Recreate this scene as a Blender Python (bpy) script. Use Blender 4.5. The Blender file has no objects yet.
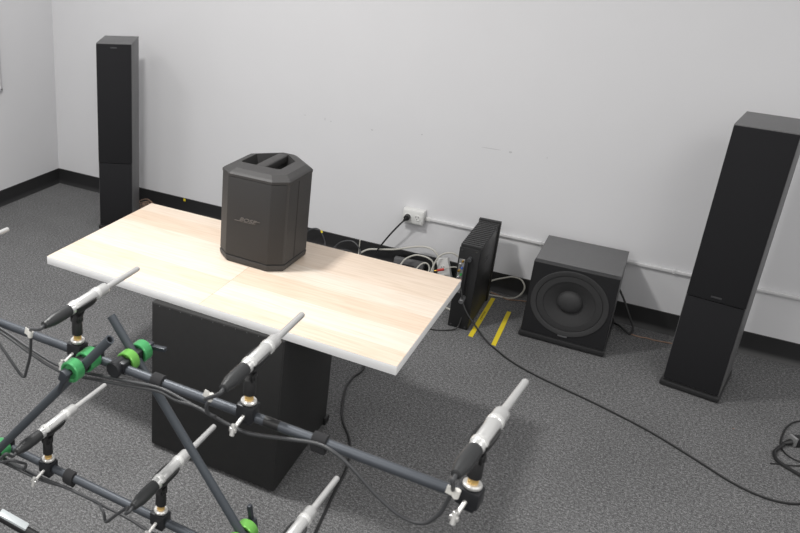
import bpy, bmesh, math, random
from mathutils import Vector, Matrix
random.seed(4)
S = bpy.context.scene
COL = S.collection
R = math.radians

# ------------------------------------------------------------------ camera, sky, lights, exposure
yaw, pitch, roll = -0.5881, 0.3828, 0.009
f = Vector((math.sin(yaw)*math.cos(pitch), math.cos(yaw)*math.cos(pitch), -math.sin(pitch)))
r0 = Vector((math.cos(yaw), -math.sin(yaw), 0)); u0 = r0.cross(f)
cr, sr = math.cos(roll), math.sin(roll)
rv = r0*cr + u0*sr; uv = u0*cr - r0*sr
cam = bpy.data.cameras.new('camera'); cam_o = bpy.data.objects.new('camera', cam); COL.objects.link(cam_o)
m = Matrix((rv, uv, -f)).transposed().to_4x4(); m.translation = Vector((3.3649, -3.7947, 1.7544))
cam_o.matrix_world = m
cam.sensor_width = 36; cam.lens = 799.58*36/800
cam.shift_x = 236.54/800; cam.shift_y = -46.17/800
cam.clip_start = .05
cam.dof.use_dof = True; cam.dof.focus_distance = 2.9; cam.dof.aperture_fstop = 9
S.camera = cam_o

w = bpy.data.worlds.new('room_light'); S.world = w; w.use_nodes = True
w.node_tree.nodes['Background'].inputs[0].default_value = (1, .99, .98, 1)
w.node_tree.nodes['Background'].inputs[1].default_value = .43

def area(name, loc, size, power, rot=(0, 0, 0)):
    l = bpy.data.lights.new(name, 'AREA'); l.shape = 'RECTANGLE'; l.size, l.size_y = size
    l.energy = power; l.color = (1, .985, .96)
    o = bpy.data.objects.new(name, l); COL.objects.link(o); o.location = loc; o.rotation_euler = rot
area('ceiling_or_fill_light', (1.70, -2.1, 2.75), (.22, .22), 32)
area('ceiling_or_fill_light', (4.6, -2.6, 2.75), (1.2, .6), 10)
area('ceiling_or_fill_light', (1.9, -4.6, 2.75), (.6, 1.2), 22)
area('ceiling_or_fill_light', (4.6, -4.6, 2.75), (1.2, .6), 15)

area('ceiling_or_fill_light', (-.6+.9, -2.6, 2.75), (.6, .6), 8)  # fill lamp added to brighten the left wall and far-left carpet
vs = S.view_settings
vs.view_transform = 'Standard'; vs.look = 'None'; vs.gamma = 1; vs.use_curve_mapping = False
vs.exposure = .76

# ------------------------------------------------------------------ materials
def lin(c): return tuple((x/12.92 if x <= .04045 else ((x+.055)/1.055)**2.4) for x in [v/255 for v in c])
def mat(name, rgb, rough=.5, metal=0, noise=0, scale=200, bump=0, bscale=None, spec=.5, srgb=True):
    mm = bpy.data.materials.new(name); mm.use_nodes = True
    nt = mm.node_tree; b = nt.nodes['Principled BSDF']
    c = lin(rgb) if srgb else rgb
    b.inputs['Base Color'].default_value = (*c, 1); b.inputs['Roughness'].default_value = rough
    b.inputs['Metallic'].default_value = metal; b.inputs['Specular IOR Level'].default_value = spec
    tc = nt.nodes.new('ShaderNodeTexCoord')
    if noise:
        n = nt.nodes.new('ShaderNodeTexNoise'); n.inputs['Scale'].default_value = scale; n.inputs['Detail'].default_value = 3
        nt.links.new(tc.outputs['Object'], n.inputs['Vector'])
        mx = nt.nodes.new('ShaderNodeMix'); mx.data_type = 'RGBA'
        mx.inputs[6].default_value = (*[x*(1-noise) for x in c], 1); mx.inputs[7].default_value = (*[min(1, x*(1+noise)) for x in c], 1)
        nt.links.new(n.outputs['Fac'], mx.inputs[0]); nt.links.new(mx.outputs[2], b.inputs['Base Color'])
    if bump:
        n2 = nt.nodes.new('ShaderNodeTexNoise'); n2.inputs['Scale'].default_value = bscale or scale
        nt.links.new(tc.outputs['Object'], n2.inputs['Vector'])
        bp = nt.nodes.new('ShaderNodeBump'); bp.inputs['Strength'].default_value = bump; bp.inputs['Distance'].default_value = .002
        nt.links.new(n2.outputs['Fac'], bp.inputs['Height']); nt.links.new(bp.outputs[0], b.inputs['Normal'])
    return mm

def carpet_mat():
    mm = bpy.data.materials.new('grey_carpet'); mm.use_nodes = True
    nt = mm.node_tree; b = nt.nodes['Principled BSDF']; b.inputs['Roughness'].default_value = .95
    b.inputs['Specular IOR Level'].default_value = .1
    tc = nt.nodes.new('ShaderNodeTexCoord')
    def noise(s, d, map_scale=None):
        n = nt.nodes.new('ShaderNodeTexNoise'); n.inputs['Scale'].default_value = s; n.inputs['Detail'].default_value = d
        n.inputs['Roughness'].default_value = .7
        if map_scale:
            mp = nt.nodes.new('ShaderNodeMapping'); mp.inputs['Scale'].default_value = map_scale
            nt.links.new(tc.outputs['Object'], mp.inputs[0]); nt.links.new(mp.outputs[0], n.inputs['Vector'])
        else: nt.links.new(tc.outputs['Object'], n.inputs['Vector'])
        return n
    a1 = noise(270, 3, (1, 1.3, 1)); a2 = noise(100, 4, (1, 1.3, 1))
    a = nt.nodes.new('ShaderNodeMix'); a.data_type = 'FLOAT'; a.inputs[0].default_value = .42
    nt.links.new(a1.outputs['Fac'], a.inputs[2]); nt.links.new(a2.outputs['Fac'], a.inputs[3])
    rp = nt.nodes.new('ShaderNodeValToRGB')
    e = rp.color_ramp.elements
    e[0].position = .375; e[0].color = (.040, .040, .041, 1)
    e[1].position = .63; e[1].color = (.32, .32, .323, 1)
    k = e.new(.5); k.color = (.118, .118, .120, 1)
    nt.links.new(a.outputs[0], rp.inputs[0])
    g = noise(2.5, 2); mr = nt.nodes.new('ShaderNodeMapRange')
    mr.inputs['From Min'].default_value = .3; mr.inputs['From Max'].default_value = .7
    mr.inputs['To Min'].default_value = .92; mr.inputs['To Max'].default_value = 1.08
    nt.links.new(g.outputs['Fac'], mr.inputs['Value'])
    mx = nt.nodes.new('ShaderNodeMix'); mx.data_type = 'RGBA'; mx.blend_type = 'MULTIPLY'; mx.inputs[0].default_value = 1
    nt.links.new(rp.outputs[0], mx.inputs[6]); nt.links.new(mr.outputs[0], mx.inputs[7])
    nt.links.new(mx.outputs[2], b.inputs['Base Color'])
    bp = nt.nodes.new('ShaderNodeBump'); bp.inputs['Strength'].default_value = .5; bp.inputs['Distance'].default_value = .004
    nt.links.new(a.outputs[0], bp.inputs['Height']); nt.links.new(bp.outputs[0], b.inputs['Normal'])
    return mm

def wood_mat():
    mm = bpy.data.materials.new('pale_birch'); mm.use_nodes = True
    nt = mm.node_tree; b = nt.nodes['Principled BSDF']; b.inputs['Roughness'].default_value = .42
    tc = nt.nodes.new('ShaderNodeTexCoord')
    sx = nt.nodes.new('ShaderNodeSeparateXYZ'); nt.links.new(tc.outputs['Object'], sx.inputs[0])
    # planks run along x and change tone across y; two halves meet at the middle seam
    ha = nt.nodes.new('ShaderNodeMath'); ha.operation = 'GREATER_THAN'; ha.inputs[1].default_value = .624
    nt.links.new(sx.outputs['X'], ha.inputs[0])
    pl = nt.nodes.new('ShaderNodeMath'); pl.operation = 'MULTIPLY_ADD'; pl.inputs[1].default_value = 8.4; pl.inputs[2].default_value = .3
    nt.links.new(sx.outputs['Y'], pl.inputs[0])
    fl = nt.nodes.new('ShaderNodeMath'); fl.operation = 'FLOOR'; nt.links.new(pl.outputs[0], fl.inputs[0])
    ad = nt.nodes.new('ShaderNodeMath'); ad.operation = 'MULTIPLY_ADD'; ad.inputs[1].default_value = 17.3
    nt.links.new(ha.outputs[0], ad.inputs[0]); nt.links.new(fl.outputs[0], ad.inputs[2])
    wn = nt.nodes.new('ShaderNodeTexWhiteNoise'); wn.noise_dimensions = '1D'; nt.links.new(ad.outputs[0], wn.inputs['W'])
    mp = nt.nodes.new('ShaderNodeMapping'); mp.inputs['Scale'].default_value = (2.2, 34, 1)
    nt.links.new(tc.outputs['Object'], mp.inputs[0])
    gr = nt.nodes.new('ShaderNodeTexNoise'); gr.inputs['Scale'].default_value = 3; gr.inputs['Detail'].default_value = 5
    gr.inputs['Distortion'].default_value = .6; nt.links.new(mp.outputs[0], gr.inputs['Vector'])
    c1 = nt.nodes.new('ShaderNodeMix'); c1.data_type = 'RGBA'
    c1.inputs[6].default_value = (.69, .555, .44, 1); c1.inputs[7].default_value = (.74, .65, .56, 1)
    nt.links.new(wn.outputs['Value'], c1.inputs[0])
    c2 = nt.nodes.new('ShaderNodeMix'); c2.data_type = 'RGBA'; c2.blend_type = 'MULTIPLY'; c2.inputs[0].default_value = 1
    rp = nt.nodes.new('ShaderNodeValToRGB'); rp.color_ramp.elements[0].color = (.87, .84, .79, 1); rp.color_ramp.elements[0].position = .3
    rp.color_ramp.elements[1].color = (1, 1, 1, 1); rp.color_ramp.elements[1].position = .6
    nt.links.new(gr.outputs['Fac'], rp.inputs[0]); nt.links.new(c1.outputs[2], c2.inputs[6]); nt.links.new(rp.outputs[0], c2.inputs[7])
    nt.links.new(c2.outputs[2], b.inputs['Base Color'])
    return mm

M = dict(
    wall=mat('wall_paint', (209, 209, 211), .75, noise=.02, scale=3, bump=.06, bscale=90, spec=.2),
    base=mat('black_rubber_base', (34, 34, 35), .45, noise=.1, scale=30),
    carpet=carpet_mat(), wood=wood_mat(),
    edge=mat('white_laminate', (236, 236, 236), .45),
    seam=mat('brown_seam', (160, 130, 95), .6),
    vinyl=mat('black_ash_vinyl', (96, 96, 97), .5, noise=.12, scale=120, bump=.15, bscale=300),
    grille=mat('black_grille_cloth', (33, 33, 35), .9, noise=.2, scale=500, bump=.3, bscale=800, spec=.2),
    plinth=mat('black_plinth', (36, 36, 37), .45, noise=.1, scale=80),
    badge=mat('grey_badge', (120, 120, 122), .35, .6),
    badge_dark=mat('dark_badge', (70, 70, 72), .4, .5),
    case=mat('black_cabinet_paint', (30, 30, 30), .6, noise=.25, scale=60, bump=.1, bscale=200),
    pa_shell=mat('charcoal_plastic', (53, 52, 52), .55, noise=.06, scale=250, bump=.2, bscale=700),
    pa_grille=mat('charcoal_metal_mesh', (42, 41, 41), .6, noise=.25, scale=700, bump=.35, bscale=900),
    pa_dark=mat('dark_recess_plastic', (44, 43, 43), .7),
    pa_logo=mat('logo_grey', (112, 108, 105), .4, .3),
    rubber=mat('driver_rubber', (46, 46, 47), .7, noise=.05, scale=60),
    cone=mat('driver_cone', (43, 43, 44), .8, noise=.08, scale=40),
    baffle=mat('satin_black_baffle', (24, 24, 26), .45, noise=.1, scale=50),
    amp=mat('black_steel', (30, 30, 31), .42, noise=.12, scale=60),
    amp_fin=mat('black_fin', (44, 44, 45), .4, noise=.1, scale=60),
    amp_back=mat('rear_panel_black', (26, 26, 27), .5),
    gold=mat('gold_jack', (190, 150, 70), .3, .9), silver=mat('silver_jack', (185, 185, 185), .3, .8),
    red=mat('red_plug', (190, 45, 35), .5), green_p=mat('green_plug', (50, 140, 70), .5), blue=mat('blue_plug', (60, 90, 160), .5),
    yellow=mat('yellow_tape', (218, 196, 40), .6, noise=.08, scale=60), ink=mat('black_ink', (70, 62, 20), .7),
    white_p=mat('white_plastic', (214, 214, 212), .45), white_c=mat('white_cable', (186, 184, 176), .5),
    slot=mat('dark_slot', (60, 60, 60), .6), raceway=mat('white_raceway', (206, 206, 207), .5),
    cable=mat('black_cable', (30, 30, 31), .5), cable_g=mat('grey_black_cable', (58, 59, 61), .45),
    copper=mat('copper_cable', (148, 120, 102), .5, 0),
    pipe=mat('anodized_tube', (77, 81, 87), .46, .45, noise=.06, scale=30),
    strut=mat('matte_tube', (72, 77, 83), .5, .3, noise=.05, scale=30),
    black_p=mat('black_plastic', (27, 27, 28), .45), black_m=mat('black_clamp_metal', (42, 43, 46), .4, .4),
    lever=mat('grey_lever', (52, 56, 62), .4, .3),
    green=mat('green_anodized', (74, 160, 98), .3, .3), green_lit=mat('green_anodized_lit', (112, 180, 82), .3, .3),  # second green is the same finish with top light painted into its colour
    steel=mat('polished_steel', (212, 211, 208), .3, .6), brass=mat('brass', (214, 178, 112), .4, .5),
    mic=mat('satin_nickel', (205, 205, 204), .3, .6), mic_ring=mat('bright_nickel', (236, 236, 234), .25, .6),
    xlr=mat('black_connector', (50, 51, 52), .4, .2), tag=mat('white_tag', (222, 220, 214), .6),
    velcro=mat('black_hook_strap', (36, 36, 38), .9, noise=.2, scale=300),
    pale=mat('pale_grey_plate', (200, 206, 208), .3, .2), wheel=mat('caster_wheel', (58, 58, 58), .5),
    wb=mat('whiteboard', (225, 226, 228), .3), wbf=mat('aluminium_frame', (190, 190, 192), .4, .2),
    scuff=mat('scuff_grey', (182, 182, 184), .8),
)

# ------------------------------------------------------------------ mesh helpers
class MB:
    def __init__(s): s.bm = bmesh.new()
    def merge(s, other, mtx=None):
        me = bpy.data.meshes.new('tmp'); other.to_mesh(me); other.free()
        if mtx is not None: me.transform(mtx)
        s.bm.from_mesh(me); bpy.data.meshes.remove(me)
    def box(s, lo, hi, bev=0, seg=2, mtx=None):
        b = bmesh.new(); lo, hi = Vector(lo), Vector(hi)
        bmesh.ops.create_cube(b, size=1, matrix=Matrix.Translation((lo+hi)/2) @ Matrix.Diagonal((*(hi-lo), 1)))
        if bev: bmesh.ops.bevel(b, geom=b.edges[:], offset=bev, segments=seg, affect='EDGES', profile=.5)
        s.merge(b, mtx); return s
    def lathe(s, prof, a, axis, n=24, cap=True):
        """profile [(t, radius)] spun about axis from point a"""
        b = bmesh.new(); q = Vector((0, 0, 1)).rotation_difference(Vector(axis).normalized()).to_matrix().to_4x4()
        rings = []
        for t, rad in prof:
            rings.append([b.verts.new((rad*math.cos(2*math.pi*i/n), rad*math.sin(2*math.pi*i/n), t)) for i in range(n)])
        for p, c in zip(rings, rings[1:]):
            for i in range(n): b.faces.new((p[i], p[(i+1) % n], c[(i+1) % n], c[i]))
        if cap:
            b.faces.new(list(reversed(rings[0]))); b.faces.new(rings[-1])
        s.merge(b, Matrix.Translation(a) @ q); return s
    def cyl(s, a, b, rad, rad2=None, n=20):
        a, b = Vector(a), Vector(b); L = (b-a).length; r2 = rad if rad2 is None else rad2
        c = min(rad, r2, L/2)*.12
        return s.lathe([(0, rad-c), (c, rad), (L-c, r2), (L, r2-c)], a, b-a, n)
    def tube(s, a, b, rad, wall=.003, n=24):
        a, b = Vector(a), Vector(b); L = (b-a).length
        return s.lathe([(.03, rad-wall), (0, rad-wall), (0, rad), (L, rad), (L, rad-wall), (L-.03, rad-wall)], a, b-a, n)
    def path(s, pts, rad, n=8, sub=6):
        P = spline([Vector(p) for p in pts], sub); b = bmesh.new(); rings = []; up = None
        for i, p in enumerate(P):
            t = (P[min(i+1, len(P)-1)]-P[max(i-1, 0)]).normalized()
            if up is None: up = t.orthogonal().normalized()
            up = (up - t*up.dot(t)); up = up.normalized() if up.length > 1e-6 else t.orthogonal().normalized()
            sd = t.cross(up)
            rings.append([b.verts.new(p+(up*math.cos(2*math.pi*k/n)+sd*math.sin(2*math.pi*k/n))*rad) for k in range(n)])
        for p, c in zip(rings, rings[1:]):
            for k in range(n): b.faces.new((p[k], p[(k+1) % n], c[(k+1) % n], c[k]))
        b.faces.new(list(reversed(rings[0]))); b.faces.new(rings[-1])
        s.merge(b); return s
    def prism(s, poly, z0, z1, bev=0, mtx=None):
        b = bmesh.new(); lo = [b.verts.new((x, y, z0)) for x, y in poly]; hi = [b.verts.new((x, y, z1)) for x, y in poly]; n = len(poly)
        b.faces.new(list(reversed(lo))); b.faces.new(hi)
        for i in range(n): b.faces.new((lo[i], lo[(i+1) % n], hi[(i+1) % n], hi[i]))
        bmesh.ops.recalc_face_normals(b, faces=b.faces[:])
        if bev: bmesh.ops.bevel(b, geom=b.edges[:], offset=bev, segments=2, affect='EDGES', profile=.5)
        s.merge(b, mtx); return s
    def loft(s, loops, caps=True):
        b = bmesh.new(); Rr = [[b.verts.new(p) for p in l] for l in loops]; n = len(loops[0])
        for p, c in zip(Rr, Rr[1:]):
            for i in range(n): b.faces.new((p[i], p[(i+1) % n], c[(i+1) % n], c[i]))
        if caps: b.faces.new(list(reversed(Rr[0]))); b.faces.new(Rr[-1])
        s.merge(b); return s
    def build(s, name, m, parent=None, smooth=True, label=None):
        bmesh.ops.recalc_face_normals(s.bm, faces=s.bm.faces[:])
        me = bpy.data.meshes.new(name); s.bm.to_mesh(me); s.bm.free(); me.materials.append(m)
        if smooth:
            for p in me.polygons: p.use_smooth = True
            me.set_sharp_from_angle(angle=R(38))
        o = bpy.data.objects.new(name, me); COL.objects.link(o)
        if parent: o.parent = parent
        if label: o['label'] = label
        return o

def spline(P, sub):
    if len(P) < 3: return P
    out = []
    for i in range(len(P)-1):
        p0 = P[i-1] if i else P[0]*2-P[1]; p1, p2 = P[i], P[i+1]; p3 = P[i+2] if i+2 < len(P) else P[-1]*2-P[-2]
        for k in range(sub):
            t = k/sub
            out.append(.5*((2*p1)+(p2-p0)*t+(2*p0-5*p1+4*p2-p3)*t*t+(3*p1-p0-3*p2+p3)*t**3))
    out.append(P[-1]); return out

def tag(o, label, cat, group=None):
    o['label'] = label; o['category'] = cat
    if group: o['group'] = group
    return o
def thing(name, label, cat, loc=(0, 0, 0), rz=0, group=None):
    o = bpy.data.objects.new(name, None); COL.objects.link(o); o.location = loc; o.rotation_euler = (0, 0, rz)
    o.empty_display_size = .05
    return tag(o, label, cat, group)
def struct(name, mb, m):
    o = mb.build(name, m); o['kind'] = 'structure'; return o
def copy_tree(o, parent=None):
    c = o.copy(); COL.objects.link(c)
    if parent: c.parent = parent
    for ch in list(o.children): copy_tree(ch, c)
    return c
def text_obj(name, body, size, m, parent, mtx, shear=0, extrude=.0006):
    cu = bpy.data.curves.new(name, 'FONT'); cu.body = body; cu.size = size; cu.shear = shear; cu.extrude = extrude
    cu.align_x = 'CENTER'; cu.align_y = 'CENTER'; cu.offset = size*.012
    t = bpy.data.objects.new('tmp_text', cu); COL.objects.link(t)
    dg = bpy.context.evaluated_depsgraph_get(); me = bpy.data.meshes.new_from_object(t.evaluated_get(dg))
    bpy.data.objects.remove(t); bpy.data.curves.remove(cu)
    me.name = name; me.materials.clear(); me.materials.append(m); me.transform(mtx)
    o = bpy.data.objects.new(name, me); COL.objects.link(o); o.parent = parent; return o

# ------------------------------------------------------------------ the room
struct('floor', MB().box((-.1, -6, -.05), (7, .1, 0)), M['carpet'])
struct('wall_back', MB().box((-.1, 0, 0), (7, .1, 2.9)), M['wall'])
struct('wall_left', MB().box((-.1, -6, 0), (0, 0, 2.9)), M['wall'])
HB = .097
cove = [(0, 0), (-.016, 0), (-.012, .006), (-.0055, .018), (-.004, .03), (-.004, HB-.002), (-.002, HB), (0, HB)]
struct('baseboard_back', MB().loft([[(x, y, z) for y, z in cove] for x in (0, 7)]), M['base'])
struct('baseboard_left', MB().loft([[(-y, yy, z) for y, z in cove] for yy in (0, -6)]), M['base'])

wb_ = bpy.data.objects['wall_back']
for px, pz, ww, hh in ((1.715, .713, .008, .004), (1.827, .709, .004, .014), (1.86, .702, .010, .004), (2.08, .692, .012, .006), (2.327, .709, .008, .006), (2.65, .695, .09, .003), (2.735, .693, .014, .009), (2.89, .694, .006, .004)):
    MB().lathe([(0, .5), (.0004, .5)], (0, 0, 0), (0, -1, 0), 10).build('scuff_mark', M['scuff'], wb_).matrix_world = Matrix.Translation((px, 0, pz)) @ Matrix.Diagonal((ww, 1, hh, 1))
# ------------------------------------------------------------------ whiteboard edge on the left wall
t = thing('whiteboard', 'white board on the left wall, its end just showing at the photo edge', 'whiteboard', (0, -1.082, .705))
MB().box((.002, -.59, .01), (.014, .59, .99)).build('writing_surface', M['wb'], t)
mb = MB()
for lo, hi in (((0.001, -.6, 0), (.02, .6, .014)), ((0.001, -.6, .986), (.02, .6, 1)), ((0.001, -.6, 0), (.02, -.588, 1)), ((0.001, .588, 0), (.02, .6, 1))):
    mb.box(lo, hi, .002)
mb.build('frame', M['wbf'], t)

# ------------------------------------------------------------------ tower loudspeakers
TW, TD, TH = .1866, .2568, 1.05
def tower(label, loc, rz, badge_z):
    t = thing('tower_speaker', label, 'speaker', (*loc, 0), rz, 'tower loudspeakers')
    MB().box((-.001, .012, .024), (TW+.001, TD, TH), .0015).build('cabinet', M['vinyl'], t)
    MB().box((-.006, -.006, 0.003), (TW+.006, TD+.006, .024), .003).build('plinth', M['plinth'], t)
    MB().box((.0002, 0, .397), (TW-.0002, .0125, TH-.004), .003).build('upper_grille', M['grille'], t)
    MB().box((.0015, .0035, .029), (TW-.0015, .0125, .3935), .003).build('lower_grille', M['grille'], t)
    MB().box((TW/2-.017, -.0015, badge_z-.004), (TW/2+.017, .0005, badge_z+.004), .0006).build('badge', M['badge_dark'], t)
    for sx in (.012, TW-.012):
        for sy in (.012, TD-.012):
            MB().cyl((sx, sy, 0), (sx, sy, .0035), .008).build('foot', M['black_p'], t)
    mb = MB()
    for k in range(2):
        mb.cyl((TW/2-.015+k*.03, TD-.002, .13), (TW/2-.015+k*.03, TD+.018, .13), .006)
    mb.build('binding_post', M['gold'], t)
    mb = MB(); mb.box((TW/2-.04, TD-.001, .095), (TW/2+.04, TD+.003, .165), .002); mb.build('terminal_plate', M['black_p'], t)
    return t
tower('tall black tower loudspeaker in the left corner of the room, small badge at its top', (.7234, -.4856), .4685, TH-.022)
tower('tall black tower loudspeaker at the right edge, badge halfway down its front', (3.5077, -.4765), -.1517, .413)

# ------------------------------------------------------------------ subwoofer
SW, SD, SH = .323, .3384, .3554
t = thing('subwoofer', 'black cube subwoofer with one big round cone standing by the back wall', 'subwoofer', (2.9658, -.3849, 0), .004)
MB().box((0, .034, .026), (SW, SD, SH), .0015).build('cabinet', M['vinyl'], t)
def ring_sq(y, rr=None, e=0):
    out = []
    for k in range(64):
        a = 2*math.pi*k/64; c_, s_ = math.cos(a), math.sin(a)
        if rr: out.append((SW/2+rr*c_, y, .197+rr*s_))
        else:
            q = 1/max(abs(c_), abs(s_)); ux, uz = q*c_, q*s_
            out.append((SW/2+ux*(SW/2-e), y, (.197+uz*(SH-.197-e)) if uz > 0 else (.197+uz*(.197-.027-e))))
    return out
MB().loft([ring_sq(.034), ring_sq(.0015), ring_sq(0, e=.0015), ring_sq(0, rr=.128), ring_sq(.034, rr=.128)], caps=False).build('baffle', M['baffle'], t, smooth=False)
MB().box((-.006, -.010, .006), (SW+.006, SD, .027), .0015).build('plinth', M['plinth'], t)
for sx in (.02, SW-.02):
    for sy in (.02, SD-.02): MB().cyl((sx, sy, 0), (sx, sy, .0065), .012).build('foot', M['black_p'], t)
C0 = (SW/2, 0, .197); AX = (0, -1, 0)
MB().lathe([(-.001, .148), (.003, .148), (.0042, .1465), (.0042, .1285), (.003, .1265), (-.004, .1255)], C0, AX, 72, cap=False).build('driver_frame', M['rubber'], t)
pr = [(-.004, .127), (.0005, .1245)] + [(.0005+.0006*math.sin(R(a)), .112+.0125*math.cos(R(a))) for a in range(20, 181, 20)] + [(-.003, .098)]
MB().lathe(pr, C0, AX, 72, cap=False).build('surround', M['cone'], t)
pr = [(-.002, .100), (-.006, .088), (-.013, .072), (-.020, .058), (-.024, .050), (-.026, .040)]
MB().lathe(pr, C0, AX, 72, cap=False).build('cone', M['cone'], t)
pr = [(-.026, .0505), (-.022, .049)] + [(-.022+.024*math.sin(R(a)), .048*math.cos(R(a))+.0003) for a in range(10, 91, 10)]
MB().lathe(pr, C0, AX, 48).build('dust_cap', M['rubber'], t)
MB().lathe([(-.033, .127), (-.029, .127)], C0, AX, 48).build('magnet_plate', M['baffle'], t)
MB().box((SW/2-.017, -.003, .042), (SW/2+.019, .0005, .050), .001).build('badge', M['badge'], t, label='small grey oval badge')
MB().box((SW/2-.06, SD-.001, .06), (SW/2+.06, SD+.004, .26), .002).build('rear_plate', M['black_p'], t)

# ------------------------------------------------------------------ black cabinet that carries the board
t = thing('equipment_cabinet', 'big black cabinet on casters standing under the wooden board', 'cabinet', (2.299, -1.694, 0), R(2.0))
hw, hd = .230, .2235
MB().box((-hw, -hd, .013), (hw, hd, .5599), .003).build('body', M['case'], t)
MB().box((-hw+.004, -hd-.0015, .03), (hw-.004, -hd+.001, .557), .001).build('front_panel', M['case'], t)
for sx in (-1, 1):
    for sy in (-1, 1):
        x, y = sx*(hw-.02), sy*(hd-.022)
        c = MB().box((x-.016, y-.012, .011), (x+.016, y+.012, .0145), .001).build('caster', M['silver'], t)
        MB().cyl((x-.009, y, .0065), (x+.009, y, .0065), .0065).build('wheel', M['wheel'], c)
MB().box((hw-.004, hd-.03, .012), (hw+.010, hd+.006, .040), .002).build('corner_bumper', M['black_p'], t)
for k in range(11):
    MB().cyl((-hw+.03+k*.0385, -hd-.001, .5535), (-hw+.03+k*.0385, -hd-.0025, .5535), .0015, n=8).build('staple', M['badge'], t)

# ------------------------------------------------------------------ the wooden board
t = thing('tabletop_board', 'pale birch tabletop with white edges lying on the black cabinet', 'tabletop', (1.6129, -1.901, .56))
MB().box((0, 0, 0), (1.2504, .644, .0285), .0012).build('edge_band', M['edge'], t)
MB().box((.0006, .0006, .028), (1.2498, .6434, .0294), .0004).build('birch_surface', M['wood'], t)
MB().box((.6236, .001, .0288), (.6246, .643, .02945)).build('centre_seam', M['seam'], t)

# ------------------------------------------------------------------ portable loudspeaker
CX, CY, ZB = 2.2265, -1.507, .5894
t = thing('portable_speaker', 'charcoal portable loudspeaker with a carry handle in its top, standing on the birch board', 'speaker', (CX, CY, ZB), R(-1.5))
def plan(sc=0.0, dy=0.0):
    P = [(-.079, -.068), (.079, -.068), (.126, -.031), (.126, .133), (.024, .227), (-.024, .227), (-.126, .133), (-.126, -.031)]
    out = []
    cx, cy = 0, .07
    for x, y in P:
        d = Vector((x-cx, y-cy)); d = d*(1-sc/.13); out.append((cx+d.x, cy+d.y+dy))
    return out
def L3(p, z): return [(x, y, z) for x, y in p]
HT = .336
mb = MB()
mb.loft([L3(plan(.006), 0), L3(plan(.001), .006), L3(plan(-.001), .018), L3(plan(-.001), .024), L3(plan(.003), .0255), L3(plan(.003), .0275),
         L3(plan(0), .029), L3(plan(-.0005), HT-.026), L3(plan(-.002), HT-.024), L3(plan(-.002), HT-.016), L3(plan(.004), HT-.010), L3(plan(.022), HT)], caps=False)
bm = mb.bm
# top ring round the handle opening
hole = [(-.092, .036), (0.0, .036), (.046, .036), (.046, .036), (.046, .145), (-.012, .19), (-.035, .19), (-.092, .14)]
hole = [(-.082, .022), (.052, .022), (.060, .030), (.060, .135), (.008, .188), (-.028, .188), (-.090, .135), (-.090, .030)]
top = L3(plan(.022), HT)
vo = [bm.verts.new(p) for p in top]; vi = [bm.verts.new((x, y, HT-.001)) for x, y in hole]; vd = [bm.verts.new((x, y, HT-.002)) for x, y in hole]
for i in range(8):
    j = (i+1) % 8
    bm.faces.new((vo[i], vo[j], vi[j], vi[i]))
bot = [bm.verts.new((x, y, 0)) for x, y in plan(.006)]; bm.faces.new(list(reversed(bot)))
bmesh.ops.remove_doubles(bm, verts=bm.verts[:], dist=1e-5)
mb.build('shell', M['pa_shell'], t, smooth=False)
mb = MB(); mb.loft([L3([(x*.86+.002-.016*.14*0, (y-.1)*.86+.1) for x, y in hole], HT-.065), L3(hole, HT-.0012)], caps=False)
b2 = mb.bm; vv = [b2.verts.new((x*.86+.002, (y-.1)*.86+.1, HT-.065)) for x, y in hole]; b2.faces.new(vv)
bmesh.ops.remove_doubles(b2, verts=b2.verts[:], dist=1e-5)
mb.build('handle_well', M['pa_dark'], t)
MB().box((-.033, .018, HT-.028), (.006, .190, HT-.0005), .006, 3).build('handle', M['pa_shell'], t)
def gp(x0, y0, x1, y1, z0, z1, off): 
    d = Vector((x1-x0, y1-y0)).normalized(); n = Vector((d.y, -d.x))*off
    return d, n
mb = MB()
P = plan(-.0005)
quad = [P[7], P[0], P[1], P[2]]
def offs(pts, o):
    c = Vector((0, .07)); res = []
    for x, y in pts:
        d = (Vector((x, y))-c).normalized(); res.append((x+d.x*o, y+d.y*o))
    return res
q0 = [Vector(p) for p in quad]
ql = q0[1]+(q0[0]-q0[1])*.10; qr = q0[2]+(q0[3]-q0[2])*.86
band_o = offs([tuple(ql), tuple(q0[1]), tuple(q0[2]), tuple(qr)], .0022); band_i = offs([tuple(ql), tuple(q0[1]), tuple(q0[2]), tuple(qr)], -.004)
mb.prism(band_o+list(reversed(band_i)), .032, HT-.027, .0012)
mb.build('front_grille', M['pa_grille'], t)
mb = MB(); mb.box((.1255, .035, .03), (.1272, .039, HT-.03)); mb.build('side_seam', M['pa_dark'], t)
yl = -.0712
lg = text_obj('logo', 'BOSE', .0225, M['pa_logo'], t, Matrix.Translation((-.002, yl, .168)) @ Matrix.Rotation(R(90), 4, 'X') @ Matrix.Diagonal((1.18, .8, 1, 1)), shear=.35, extrude=.0012)
mb = MB()
mb.box((-.050, yl-.001, 0.1605), (-.030, yl+.001, 0.1620)); mb.box((.026, yl-.001, 0.1715), (.046, yl+.001, 0.1730))
mb.box((-.048, yl-.001, 0.1602), (.020, yl+.001, 0.1610))
mb.build('logo_bar', M['pa_logo'], lg)

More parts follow.
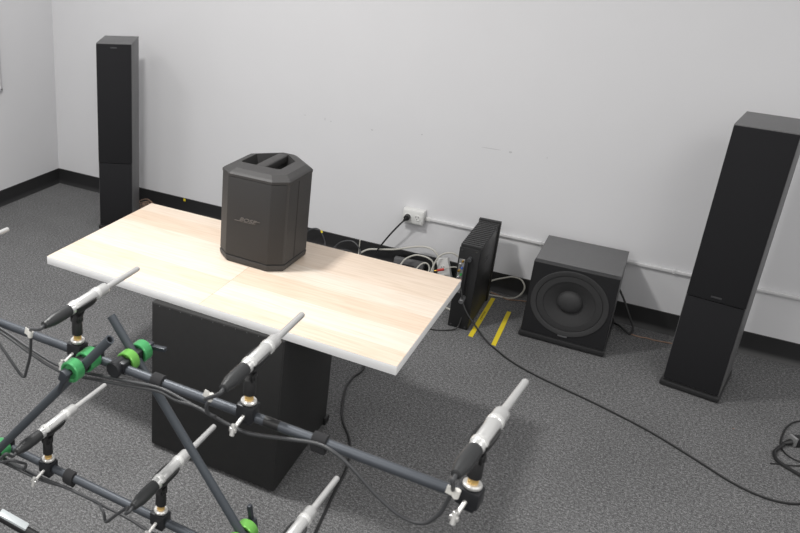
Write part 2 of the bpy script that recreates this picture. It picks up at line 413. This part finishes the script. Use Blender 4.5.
# ------------------------------------------------------------------ amplifier standing on its side
AX0, AX1, AY0, AY1, AH = 2.682, 2.768, -.482, -.140, .391
t = thing('amplifier_chassis', 'black finned amplifier chassis standing on its side, jacks facing the room', 'amplifier', (AX0, AY0, 0), R(.5))
W_, D_ = AX1-AX0, AY1-AY0
MB().box((.001, .004, .004), (W_, D_, AH-.008), .0015).build('case', M['amp'], t)
MB().box((-.004, D_-.002, 0), (W_+.007, D_+.018, AH+.010), .002).build('front_panel', M['amp'], t)
MB().box((0, 0, .002), (W_-.001, .005, AH-.008), .001).build('rear_panel', M['amp_back'], t)
mb = MB()
for k in range(15):
    y = .012 + k*(D_-.03)/14
    mb.box((.001, y, AH-.010), (W_+.001, y+.011, AH+.004), .001)
mb.build('heat_fins', M['amp_fin'], t)
for (sx, sz) in ((.012, .012), (W_-.014, .012), (.012, AH-.02), (W_-.014, AH-.02)): MB().cyl((sx, .001, sz), (sx, -.002, sz), .004, n=12).build('screw', M['badge_dark'], t)
for sy in (.03, D_-.03):
    for sz in (.02, AH-.03): MB().cyl((W_-.001, sy, sz), (W_+.0015, sy, sz), .0035, n=12).build('screw', M['badge_dark'], t)
MB().box((.006, -.002, .17), (.03, .002, .33), .001).build('jack_plate', M['silver'], t, label='bright strip of input jacks')
jm = ['gold', 'silver', 'blue', 'gold', 'green_p', 'silver', 'red', 'gold', 'green_p', 'silver']
for k in range(10):
    z = .322 - k*.0155; x = .012 if k % 2 else .023
    MB().cyl((x, -.001, z), (x, -.014, z), .0048, n=14).build('jack', M[jm[k]], t)
mb = MB(); mb.box((.034, -.022, .175), (.048, .002, .335), .003); mb.build('input_card', M['black_p'], t)
MB().cyl((.05, 0, .34), (.05, -.026, .34), .009).build('power_plug', M['cable_g'], t)
MB().cyl((.048, 0, .155), (.048, -.045, .150), .0105).build('output_plug', M['badge'], t, label='grey metal plug in the rear panel')
mb = MB()
for k in range(3): mb.box((W_-.0005, .13+k*.028, .27), (W_+.0008, .142+k*.028, .30), .0003)
mb.build('side_marks', M['amp_fin'], t)

# ------------------------------------------------------------------ yellow floor tapes
def tape(label, a, b, wd, marks):
    a, b = Vector((*a, 0)), Vector((*b, 0)); d = (b-a); L = d.length; ang = math.atan2(d.y, d.x)
    t = thing('floor_tape', label, 'tape', a, ang, 'yellow tape strips on the carpet')
    MB().prism([(0, -wd/2), (L*.5, -wd/2-.0006), (L, -wd/2+.001), (L-.003, wd/2), (L*.4, wd/2+.0005), (.003, wd/2)], .0006, .0016).build('strip', M['yellow'], t)
    if marks:
        mb = MB()
        for k in range(7):
            x = L*.42+k*.013
            mb.path([(x, -.005, .0018), (x+.004, .004, .0018), (x+.007, -.002, .0018), (x+.011, .004, .0018)], .0006, 5, 3)
        mb.build('handwriting', M['ink'], t, label='faint dark handwriting')
    return t
tape('yellow tape strip on the carpet right beside the amplifier chassis, faint writing on it', (2.7925, -.5285), (2.789, -.091), .019, True)
tape('shorter yellow tape strip on the carpet, nearer the subwoofer', (2.893, -.548), (2.882, -.19), .018, False)

# ------------------------------------------------------------------ wall outlet, raceway
t = thing('outlet_box', 'white surface outlet box on the back wall at the end of the raceway', 'outlet', (2.348, 0, .300))
MB().box((-.052, -.045, -.036), (.052, -.0005, .036), .004).build('box', M['white_p'], t)
MB().box((-.047, -.0475, -.031), (.047, -.044, .031), .002).build('cover_plate', M['white_p'], t)
for cx in (-.023, .023):
    o = MB().lathe([(0, .0165), (.002, .0165), (.003, .0155)], (cx, -.047, 0), (0, -1, 0), 24).build('receptacle', M['white_p'], t)
    mb = MB(); mb.box((cx-.007, -.0512, .001), (cx-.005, -.0498, .010)); mb.box((cx+.005, -.0512, .001), (cx+.007, -.0498, .009)); mb.cyl((cx, -.0498, -.007), (cx, -.0512, -.007), .0026, n=10)
    mb.build('slots', M['slot'], o)
t = thing('wall_raceway', 'long white cable raceway running along the back wall', 'raceway', (2.401, 0, .293))
MB().box((0, -.014, -.0075), (4.55, -.0005, .0075), .003).build('channel', M['raceway'], t)
MB().box((0, -.016, -.0095), (.026, -.0005, .0095), .003).build('end_connector', M['white_p'], t)
for x in (.53, .565, 1.06, 1.56):
    MB().box((x, -.0155, -.010), (x+.009, -.0005, .010), .0015).build('clip', M['raceway'], t)

# ------------------------------------------------------------------ cables along the back wall
def cable(name, label, pts, rad, m, cat='cable', group=None, parent=None):
    o = MB().path(pts, rad).build(name, m, parent)
    return tag(o, label, cat, group) if not parent else o
t = thing('power_cable', 'black power cable plugged into the white outlet box', 'cable', (2.325, -.05, .300))
mb = MB(); mb.cyl((0, .001, 0), (0, -.022, -.002), .0145); mb.cyl((0, -.014, -.002), (-.010, -.024, -.016), .010, .006); mb.build('plug', M['black_p'], t)
MB().path([(-.006, -.022, -.012), (-.03, -.026, -.045), (-.075, -.02, -.115), (-.125, -.01, -.205), (-.145, -.008, -.255), (-.155, -.02, -.29), (-.12, -.10, -.2965), (-.02, -.20, -.2975), (.05, -.24, -.2975)], .0042).build('cord', M['cable'], t)

cable('white_cable', 'thick white cable sagging along the baseboard below the outlet box',
      [(2.05, -.12, .006), (2.085, -.06, .025), (2.139, -.045, .07), (2.21, -.045, .09), (2.282, -.045, .109), (2.36, -.045, .140), (2.42, -.045, .158), (2.469, -.05, .155), (2.50, -.055, .125), (2.512, -.06, .06), (2.53, -.13, .006), (2.60, -.30, .0055), (2.66, -.34, .0055)], .0045, M['white_c'])
cable('white_cable', 'white cable arching up behind the power strip to the amplifier',
      [(2.50, -.17, .005), (2.495, -.13, .08), (2.515, -.10, .15), (2.56, -.09, .177), (2.60, -.085, .165), (2.64, -.09, .12), (2.66, -.12, .05), (2.665, -.16, .005)], .0042, M['white_c'])
cable('white_cable', 'lower white cable looping left of the power strip',
      [(2.33, -.15, .005), (2.345, -.10, .08), (2.39, -.085, .118), (2.43, -.085, .126), (2.468, -.09, .122), (2.49, -.09, .10), (2.495, -.11, .05), (2.48, -.16, .005)], .004, M['white_c'])
cable('white_cable', 'small inner white cable loop left of the power strip',
      [(2.40, -.17, .005), (2.425, -.115, .075), (2.455, -.10, .10), (2.478, -.105, .075), (2.47, -.15, .005)], .0035, M['white_c'])
t = thing('power_strip', 'white power strip leaning among cables left of the amplifier chassis', 'power strip', (2.566, -.075, .0045), 0)
t.rotation_euler = (R(-4), R(-18), 0)
MB().box((-.029, -.018, 0), (.029, .010, .135), .004).build('housing', M['white_p'], t)
for z in (.045, .09):
    o = MB().lathe([(0, .015), (.002, .015), (.0025, .014)], (0, -.018, z), (0, -1, 0), 20).build('socket', M['white_p'], t)
    mb = MB(); mb.box((-.006, -.0216, z), (-.004, -.0204, z+.008)); mb.box((.004, -.0216, z), (.006, -.0204, z+.008)); mb.build('slots', M['slot'], o)
t = thing('audio_cable', 'thin cable with red and gold plugs hanging in front of the power strip', 'cable', (2.545, -.125, .1))
MB().path([(.005, 0, -.0), (.03, .01, .014), (.06, .02, .018), (.10, .02, .012), (.108, -.02, -.04), (.10, -.08, -.094), (.06, -.14, -.0967)], .0028).build('lead', M['white_c'], t)
MB().cyl((.007, 0, .001), (-.022, -.006, -.010), .0062).build('red_plug', M['red'], t, label='red plug sleeve')
MB().cyl((-.02, -.006, -.010), (-.036, -.009, -.015), .0038).build('plug_tip', M['gold'], t)
t = thing('adapter_box', 'dark flat adapter box on the floor behind the table', 'adapter', (2.36, -.033, 0), R(3))
MB().box((-.075, -.028, 0), (.075, .006, .072), .006).build('housing', M['vinyl'], t)
MB().box((-.03, -.029, .03), (.03, -.0275, .05), .0005).build('rating_plate', M['badge_dark'], t)

cable('black_cable', 'black cable arching against the baseboard with a yellow tie, just right of the portable loudspeaker',
      [(1.77, -.11, .004), (1.785, -.07, .06), (1.809, -.055, .101), (1.842, -.05, .121), (1.872, -.05, .118), (1.895, -.055, .09), (1.912, -.06, .051), (1.93, -.12, .004)], .0035, M['cable_g'])
o = MB().cyl((1.880, -.05, .119), (1.887, -.052, .107), .0052).build('cable_tie', M['yellow'])
tag(o, 'yellow tie on the black cable by the baseboard right of the portable loudspeaker', 'cable tie')
cable('black_cable', 'black cable loop against the baseboard between the loudspeaker and the power cord',
      [(1.94, -.10, .004), (1.969, -.065, .048), (1.99, -.055, .075), (2.021, -.05, .092), (2.058, -.05, .099), (2.093, -.055, .079), (2.107, -.06, .054), (2.12, -.12, .004)], .004, M['cable_g'])
cable('black_cable', 'lower black cable curve lying nearest the board edge behind the table',
      [(1.95, -.13, .004), (1.985, -.10, .036), (2.03, -.09, .058), (2.075, -.09, .05), (2.10, -.12, .004)], .0032, M['cable_g'])
o = MB().cyl((2.083, -.0095, .098), (2.083, -.0095, .0), .003).build('white_wire', M['white_c'])
tag(o, 'short white wire running straight up the baseboard behind the table', 'wire')
o = MB().box((.981, -.0075, .078), (.995, -.0042, .0945), .001).build('yellow_sticker', M['yellow'])
tag(o, 'tiny yellow sticker on the baseboard behind the table', 'sticker')
mb = MB()
for k in range(5):
    a = random.uniform(0, 6)
    mb.path([(.76+.05*math.cos(a+j*1.25+k)*(.6+.1*k), -.085+.035*math.sin(a+j*1.25+k), .0025+.010*k+.012*(j % 2)) for j in range(6)], .0022, 6, 5)
tag(mb.build('copper_wire', M['copper']), 'coil of copper speaker wire by the foot of the left tower', 'wire')

cable('white_cable', 'white cable loop on the floor between amplifier chassis and subwoofer',
      [(2.74, -.105, .05), (2.758, -.05, .066), (2.817, -.045, .098), (2.851, -.042, .110), (2.887, -.042, .105), (2.908, -.045, .072), (2.896, -.05, .032), (2.862, -.055, .006), (2.81, -.065, .0042), (2.757, -.075, .0042), (2.70, -.08, .0042)], .0036, M['white_c'])
cable('copper_cable', 'copper speaker wire on the carpet between amplifier chassis and subwoofer', [(2.765, -.04, .0032), (2.81, -.055, .0032), (2.85, -.072, .0032), (2.90, -.05, .0032), (2.95, -.038, .0032), (3.0, -.035, .0032)], .003, M['copper'])
cable('copper_cable', 'copper speaker wire on the carpet between subwoofer and right tower', [(3.28, -.03, .003), (3.32, -.055, .003), (3.36, -.10, .003), (3.403, -.112, .003), (3.43, -.105, .003), (3.46, -.108, .003), (3.522, -.097, .003), (3.57, -.10, .003)], .0028, M['copper'])
t = cable('power_cable', 'black cord looping out from the back of the subwoofer', [(3.20, -.036, .17), (3.26, -.034, .19), (3.30, -.05, .150), (3.345, -.075, .075), (3.371, -.085, .025), (3.366, -.11, .006), (3.345, -.105, .012), (3.31, -.08, .02), (3.27, -.04, .005), (3.20, -.036, .005)], .0045, M['cable'])

cable('floor_cable', 'long black cable running from the amplifier chassis across the carpet to the right',
      [(2.700, -.475, .235), (2.7166, -.50, .203), (2.7386, -.52, .145), (2.765, -.533, .108), (2.795, -.54, .079), (2.84, -.548, .035), (2.881, -.556, .006), (2.92, -.590, .0045), (2.979, -.640, .0045), (3.07, -.69, .0045), (3.183, -.732, .0045), (3.329, -.782, .0045), (3.499, -.856, .0045), (3.654, -.952, .0045), (3.736, -1.007, .0045), (3.813, -1.036, .0045), (3.888, -1.030, .0045), (3.97, -.98, .0045), (4.08, -.93, .0045)], .0037, M['cable'])
cable('floor_cable', 'thin black cable from under the amplifier chassis toward the table', [(2.735, -.478, .06), (2.728, -.50, .012), (2.70, -.53, .0035), (2.65, -.56, .0035), (2.58, -.57, .0035), (2.50, -.53, .0035), (2.40, -.45, .0035)], .003, M['cable'])
cable('floor_cable', 'black cable on the carpet emerging from under the table toward the microphone frame',
      [(2.40, -.80, .0045), (2.47, -.94, .0045), (2.505, -1.05, .0045), (2.494, -1.13, .0045), (2.503, -1.23, .0045), (2.56, -1.40, .0045), (2.637, -1.52, .0045), (2.680, -1.66, .0045), (2.692, -1.79, .0045), (2.714, -1.989, .0045), (2.74, -2.2, .0045), (2.70, -2.5, .0045)], .0042, M['cable'])
# plug and cable loops at the right edge
t = thing('multipin_plug', 'black multipin cable plug lying on the carpet at the right edge', 'plug', (3.925, -.648, 0), R(38))
MB().box((-.008, -.016, .0), (.05, .016, .032), .003).build('housing', M['black_p'], t)
MB().box((-.016, -.015, .003), (-.006, .015, .036), .001).build('latch', M['silver'], t, label='silver latch frame')
MB().cyl((-.012, 0, .014), (-.04, 0, .009), .011, .006).build('strain_relief', M['black_p'], t)
MB().path([(-.038, .001, .009), (-.055, -.01, .0065), (-.085, -.025, .006), (-.112, -.045, .006), (-.132, -.085, .006), (-.120, -.140, .006), (-.10, -.19, .006), (-.07, -.24, .006)], .006).build('cord', M['cable'], t)
cable('floor_cable', 'thin black cable loop on the carpet around the multipin plug', [(4.03, -.44, .003), (3.97, -.455, .003), (3.935, -.485, .003), (3.908, -.54, .003), (3.889, -.63, .0032), (3.886, -.69, .0035), (3.90, -.733, .0035), (3.935, -.754, .0035), (3.99, -.75, .0035)], .0028, M['cable'])
cable('floor_cable', 'thin black cable lying straight below the loop at the right edge', [(3.852, -.822, .003), (3.88, -.806, .003), (3.906, -.797, .003), (3.934, -.78, .003), (3.99, -.74, .0085), (4.05, -.72, .003)], .0024, M['cable'])
o = MB().prism([(0, 0), (.006, .001), (.004, .005)], .0, .002).build('copper_scrap', M['copper']); o.location = (3.745, -.66, 0)
tag(o, 'tiny orange-brown speck on the carpet in front of the right tower', 'scrap')

# ------------------------------------------------------------------ microphone frame
YP = -2.67
def zu(x): return .857+(x-2.17)*.013
def zl(x): return .513+(x-2.30)*.011
fr = thing('microphone_rack', 'dark tube rack with green clamps in the foreground carrying the microphones', 'rack', (1.92, YP, 0))
def F(p): return (p[0]-1.92, p[1]-YP, p[2])
MB().tube(F((1.86, YP, zu(1.86))), F((3.219, YP, zu(3.219))), .0098).build('crossbar', M['pipe'], fr)
MB().tube(F((1.86, YP, zl(1.86))), F((3.20, YP, zl(3.20))), .0098).build('crossbar', M['pipe'], fr)
MB().tube(F((2.4566, -2.627, .9448)), F((2.840, -2.627, .4727)), .0095).build('strut', M['strut'], fr)
MB().tube(F((2.527, -2.722, .957)), F((2.150, -2.722, .500)), .0095).build('strut', M['strut'], fr)
MB().tube(F((1.92, YP, .06)), F((1.92, YP, 1.0)), .014).build('post', M['pipe'], fr)
for z in (zu(1.92), zl(1.92)):
    MB().box((-.022, -.018, z-.02), (.022, .018, z+.02), .004).build('post_clamp', M['black_m'], fr)
# tripod legs of the post, one reaches into the photo's lower left corner
def leg(ang, L=.62, z0=.30):
    d = Vector((math.cos(ang), math.sin(ang), 0))
    a = d*.012+Vector((0, 0, z0)); b = d*L+Vector((0, 0, .012))
    lg = MB().cyl(a, b, .013).build('leg', M['black_p'], fr)
    MB().cyl(b-(b-a).normalized()*.02, d*(L+.004)+Vector((0, 0, .0135)), .0135).build('rubber_foot', M['black_p'], lg)
    return lg, a, b
for an in (R(16), R(136), R(256)):
    lg, a, b = leg(an, .70, .268)
    dd = (b-a).normalized(); nn = Vector((0, 0, 1))-dd*dd.z; nn.normalize(); sd = dd.cross(nn)
    mtx = Matrix((dd, sd, nn)).transposed().to_4x4(); mtx.translation = a+dd*.148
    MB().box((0, -.012, .009), (.085, .012, .018), .003, mtx=mtx).build('leg_plate', M['pale'], lg, label='pale grey plate')
MB().cyl((0, 0, .22), (0, 0, .30), .024).build('hub', M['black_m'], fr)

def disc(y0, y1, x, z, m, parent=fr):
    s_ = 1 if y1 > y0 else -1
    MB().lathe([(0.004, .0075), (0.004, .015), (0, .018), (0, .0212), (.002, .0228), (abs(y1-y0)-.002, .0228), (abs(y1-y0), .0212), (abs(y1-y0), .018), (abs(y1-y0)-.004, .015), (abs(y1-y0)-.004, .0075)],
               F((x, y0, z)), (0, s_, 0), 40).build('clamp_disc', M[m], parent)
def clamp(x, z, yrod, ypipe, out, lever_ang, mats):
    """swivel clamp on a bolt along y: disc against the crossbar, strut, disc, lever at the outer end"""
    s_ = 1 if out > 0 else -1
    disc(ypipe+s_*.009, yrod-s_*.0105, x, z, mats[0]); disc(yrod+s_*.0105, yrod+s_*.0355, x, z, mats[1])
    b = MB(); b.cyl(F((x, ypipe, z)), F((x, yrod+s_*.054, z)), .0065)
    b.box(Vector(F((x, yrod, z)))-Vector((.014, .0125, .014)), Vector(F((x, yrod, z)))+Vector((.014, .0125, .014)), .003)
    b.box(Vector(F((x, ypipe, z)))-Vector((.014, .0125, .0125)), Vector(F((x, ypipe, z)))+Vector((.014, .0125, .0125)), .003)
    b.build('clamp_bolt', M['black_m'], fr)
    mt = Matrix.Translation(F((x, yrod+s_*.048, z))) @ Matrix.Rotation(lever_ang, 4, 'Y')
    b = MB(); b.box((-.012, -.008, -.010), (.014, .008, .010), .003, mtx=mt); b.box((.008, -.006, -.004), (.047, .006, .005), .002, mtx=mt)
    b.build('lever', M['lever'], fr)
clamp(2.517, .868, -2.627, YP, 1, R(-8), ('green_lit', 'green'))
clamp(2.449, .871, -2.722, YP, -1, R(110), ('green', 'green'))
clamp(2.787, .526, -2.627, YP, 1, R(-100), ('green_lit', 'green_lit'))
clamp(2.165, .520, -2.722, YP, -1, R(150), ('green', 'green'))
b = MB(); b.cyl(F((2.510, YP-.024, .865)), F((2.510, YP+.012, .865)), .0175, n=32); b.cyl(F((2.492, YP, zu(2.5))), F((2.528, YP, zu(2.536))), .0125)
b.build('coupler', M['black_m'], fr)
MB().cyl(F((2.842, YP, zu(2.842))), F((2.874, YP, zu(2.874))), .0102, n=24).build('tape_band', M['black_p'], fr)

# microphone holders, copied along the bars
def make_holder(label):
    h = thing('microphone_holder', label, 'microphone holder', group='microphone holders on the frame')
    b = MB(); b.box((-.019, -.0155, -.0150), (.017, .0155, .0165), .003); b.box((-.012, -.013, -.024), (.012, .013, -.013), .003); b.build('clamp_block', M['black_m'], h)
    s_ = MB().cyl((-.002, -.012, -.004), (-.006, -.044, -.017), .0036).build('thumb_screw', M['steel'], h)
    b = MB(); b.box((-.0135, -.050, -.0225), (.0015, -.043, -.0125), .003); b.cyl((-.006, -.050, -.028), (-.006, -.043, -.007), .0045); b.build('screw_wing', M['steel'], s_)
    MB().lathe([(.014, .008), (.017, .0125), (.020, .0150), (.0235, .0150), (.026, .0125), (.026, .008)], (0, 0, 0), (0, 0, 1), 28).build('flange_nut', M['steel'], h)
    MB().cyl((0, 0, .016), (0, 0, .044), .0085).build('stud', M['brass'], h)
    b = MB(); b.lathe([(.036, .0095), (.038, .0118), (.066, .0112), (.069, .0095)], (0, 0, 0), (0, 0, 1), 24)
    b.build('swivel_base', M['black_p'], h)
    b = MB(); b.box((-.0108, -.010, .066), (-.0062, .010, .083), .003); b.box((.0062, -.010, .066), (.0108, .010, .083), .003)
    b.cyl((-.0125, 0, .075), (.0125, 0, .075), .0055)
    b.build('swivel_fork', M['black_p'], h)
    # cradle: trough below the microphone running along y, with a narrow neck down to the fork
    b = MB(); zc = .1035
    n = 13; lo = []
    for y, rr in ((-.014, .0142), (-.010, .0158), (.000, .0168), (.014, .0174), (.030, .0174), (.040, .0168), (.046, .0158), (.050, .0142)):
        ring = []
        for k in range(n): 
            a = R(12-204*k/(n-1)); ring.append((rr*math.cos(a), y, zc+rr*math.sin(a)))
        for k in range(n):
            a = R(12-204*(n-1-k)/(n-1)); ring.append(((.0130)*math.cos(a), y, zc+.0130*math.sin(a)))
        lo.append(ring)
    b.loft(lo)
    b.loft([[(x, y, z) for x, y in ((-.0058, -.010+o), (.0058, -.010+o), (.0058, .012+o), (-.0058, .012+o))] for z, o in ((.070, -.002), (.078, .003), (.0868, .010))])
    b.build('cradle', M['black_p'], h)
    return h
def make_mic(label):
    m_ = thing('measurement_microphone', label, 'microphone', group='measurement microphones on the frame')
    A = (0, 0, 0); Y = (0, 1, 0)
    MB().lathe([(-.024, .0108), (-.022, .0123), (.048, .0125), (.052, .0128), (.094, .0128), (.098, .0123), (.101, .0097), (.102, .0068)], A, Y, 32).build('body', M['mic'], m_)
    for y in (-.012, .0593):
        MB().lathe([(y, .0123), (y+.0015, .0141), (y+.010, .0141), (y+.0115, .0123)], A, Y, 32).build('ring', M['mic_ring'], m_)
    MB().lathe([(.100, .0066), (.2165, .0062), (.219, .0055), (.219, .0046), (.217, .0043)], A, Y, 24).build('tube', M['mic'], m_)
    return m_
def make_plug(m_):
    A = (0, 0, 0); Y = (0, 1, 0)
    MB().lathe([(-.102, .0045), (-.100, .0080), (-.092, .0092), (-.076, .0124), (-.060, .0130), (-.040, .0130), (-.024, .0122)], A, Y, 28).build('connector', M['xlr'], m_)
    MB().box((-.003, -.062, .0085), (.003, -.040, .0118), .001).build('latch_button', M['black_p'], m_)
    return m_
spec = [  # post x, row height function, yaw, pitch (deg), which one
    (1.993, zu, 0, 'upper row, only its tip showing at the left edge'),
    (2.400, zu, 0, 'above the two green clamps'),
    (2.808, zu, 0, 'in front of the middle of the table'),
    (3.209, zu, -6, 'at the right end of the upper bar'),
    (2.297, zl, 0, 'at the left of the lower bar'),
    (2.615, zl, 0, 'lower bar, behind the slanted strut'),
    (2.909, zl, -2, 'cut off by the bottom edge of the photo'),
]
hold = mic = None
mics = []
for i, (x, zf, yw, where) in enumerate(spec):
    hl = 'black microphone holder with brass stud ' + {0: 'outside the left edge on the upper bar', 1: 'on the upper bar next to the green clamps', 2: 'on the middle of the upper bar', 3: 'on the right end of the upper bar',
          4: 'on the lower bar near its left clamp', 5: 'on the lower bar at the bottom edge', 6: 'on the lower bar below the photo edge'}[i]
    ml = 'slim silver measurement microphone ' + where
    if hold is None: h = hold = make_holder(hl); mc = mic = make_plug(make_mic(ml))
    else: h = copy_tree(hold); mc = copy_tree(mic); h['label'] = hl; mc['label'] = ml
    z = zf(x)+(.011, .006, .009, .004, .001, .006, -.003)[i]
    h.location = (x, YP, z); mc.location = (x, YP, z+.1035)
    h.rotation_euler = mc.rotation_euler = (0, 0, R(yw))
    mics.append((x, z+.1035, yw))

def back(i, d, dz=0):
    x, z, yw = mics[i]; a = R(yw)
    return Vector((x+d*math.sin(a), YP-d*math.cos(a), z+dz))
def mic_cable(label, i, pts, tag_at, tag_dir, m='cable_g'):
    p0 = back(i, .099); p1 = back(i, .113, -.003)
    t = thing('microphone_cable', label, 'cable', p0, 0, 'microphone cables on the frame')
    P = [p0, p1]+[Vector((p[0], p[1], p[2]-(.018 if i > 3 and p[1] >= -2.71 else 0))) for p in pts]
    MB().path([p-p0 for p in P], .0035, 10).build('lead', M[m], t)
    if tag_at is not None:
        c = Vector(tag_at)-p0; d = Vector(tag_dir).normalized()
        b = MB(); b.cyl(c-d*.008, c+d*.008, .0052, n=10)
        q = Vector((0, 0, 1)).rotation_difference(d).to_matrix().to_4x4(); q.translation = c
        b.box((-.003, -.0005, -.008), (-.016, .0012, .008), .0003, mtx=q) if 0 else b.box((-.016, -.0006, -.008), (-.003, .0006, .008), .0002, mtx=q)
        b.build('tag', M['tag'], t, label='white label tag')
    return t
mic_cable('black cable with white tag hanging in a sharp bend below the left microphone', 1,
          [(2.335, -2.79+.05, .925), (2.329, -2.735, .908), (2.308, -2.72, .844), (2.288, -2.715, .793), (2.282, -2.715, .778), (2.272, -2.717, .782), (2.257, -2.72, .801), (2.218, -2.72, .839), (2.15, -2.715, .885), (2.05, -2.70, .88)], (2.330, -2.737, .911), (.3, 0, 1))
mic_cable('black cable with white tag dropping into a short loop from the middle microphone', 2,
          [(2.775, -2.775, .945), (2.766, -2.735, .925), (2.756, -2.72, .908), (2.747, -2.72, .888), (2.748, -2.715, .870), (2.757, -2.705, .861), (2.743, -2.695, .853), (2.705, -2.692, .856), (2.659, -2.69, .851), (2.619, -2.689, .855), (2.551, -2.692, .843), (2.474, -2.694, .829), (2.37, -2.694, .812), (2.288, -2.694, .826), (2.19, -2.694, .852), (2.05, -2.69, .86)], (2.757, -2.722, .913), (.35, 0, 1))
mic_cable('black cable with white tag sagging under the right end of the upper bar', 3,
          [(3.193, -2.765, .965), (3.191, -2.73, .925), (3.187, -2.705, .895), (3.181, -2.698, .868), (3.172, -2.698, .838), (3.150, -2.698, .808), (3.113, -2.698, .804), (3.067, -2.698, .827), (3.02, -2.697, .861), (2.986, -2.695, .876), (2.952, -2.688, .874), (2.903, -2.688, .862), (2.824, -2.69, .842), (2.78, -2.69, .843), (2.74, -2.692, .851), (2.682, -2.688, .856), (2.619, -2.686, .861), (2.551, -2.69, .852), (2.474, -2.69, .838), (2.37, -2.69, .822), (2.288, -2.69, .834), (2.19, -2.69, .858), (2.05, -2.686, .868)], (3.195, -2.714, .902), (.15, 0, 1))
mic_cable('black cable with white tag curling round the left green clamp of the lower bar', 4,
          [(2.296, -2.80, .632), (2.276, -2.80, .61), (2.250, -2.79, .594), (2.220, -2.785, .59), (2.19, -2.775, .583), (2.20, -2.765, .555), (2.235, -2.76, .556), (2.262, -2.755, .57), (2.275, -2.74, .56), (2.268, -2.715, .535), (2.23, -2.70, .515), (2.10, -2.69, .515)], (2.222, -2.786, .590), (1, 0, .1))
mic_cable('black cable bending sharply down below the lower bar from the microphone behind the strut', 5,
          [(2.60, -2.775, .605), (2.573, -2.73, .574), (2.53, -2.72, .522), (2.508, -2.718, .494), (2.500, -2.717, .492), (2.495, -2.715, .508), (2.484, -2.71, .530), (2.465, -2.695, .523), (2.42, -2.688, .514), (2.362, -2.688, .513), (2.28, -2.69, .508), (2.10, -2.69, .51)], None, None)
mic_cable('black cable lying along the right half of the lower bar', 6,
          [(2.89, -2.80, .61), (2.87, -2.74, .57), (2.84, -2.70, .53), (2.78, -2.689, .522), (2.70, -2.689, .520), (2.61, -2.69, .510), (2.54, -2.689, .516), (2.47, -2.689, .516), (2.362, -2.6865, .511), (2.28, -2.692, .502), (2.10, -2.70, .505)], None, None)
# hook-and-loop straps that tie the cables to the bars
def strap(x, zf, label):
    z = zf(x)
    o = MB().loft([[(x+s, YP+dy, z+dz) for dy, dz in prof] for s, prof in
                   [(s, [(1.0*r_*math.cos(R(a))*.0105 + (-.006 if math.sin(R(a)-.9) < -.2 else 0), r_*math.sin(R(a))*.0105-(.004 if math.sin(R(a)) < 0 else 0)) for a in range(0, 360, 20)])
                    for s, r_ in ((-.0135, 1.3), (-.0125, 1.5), (.0125, 1.5), (.0135, 1.3))]]).build('cable_strap', M['velcro'])
    return tag(o, label, 'cable strap', 'cable straps on the frame')
strap(2.607, zu, 'black strap on the upper bar right of the green clamps')
strap(2.952, zu, 'black strap on the upper bar toward its right end')
strap(2.364, zl, 'black strap on the lower bar')
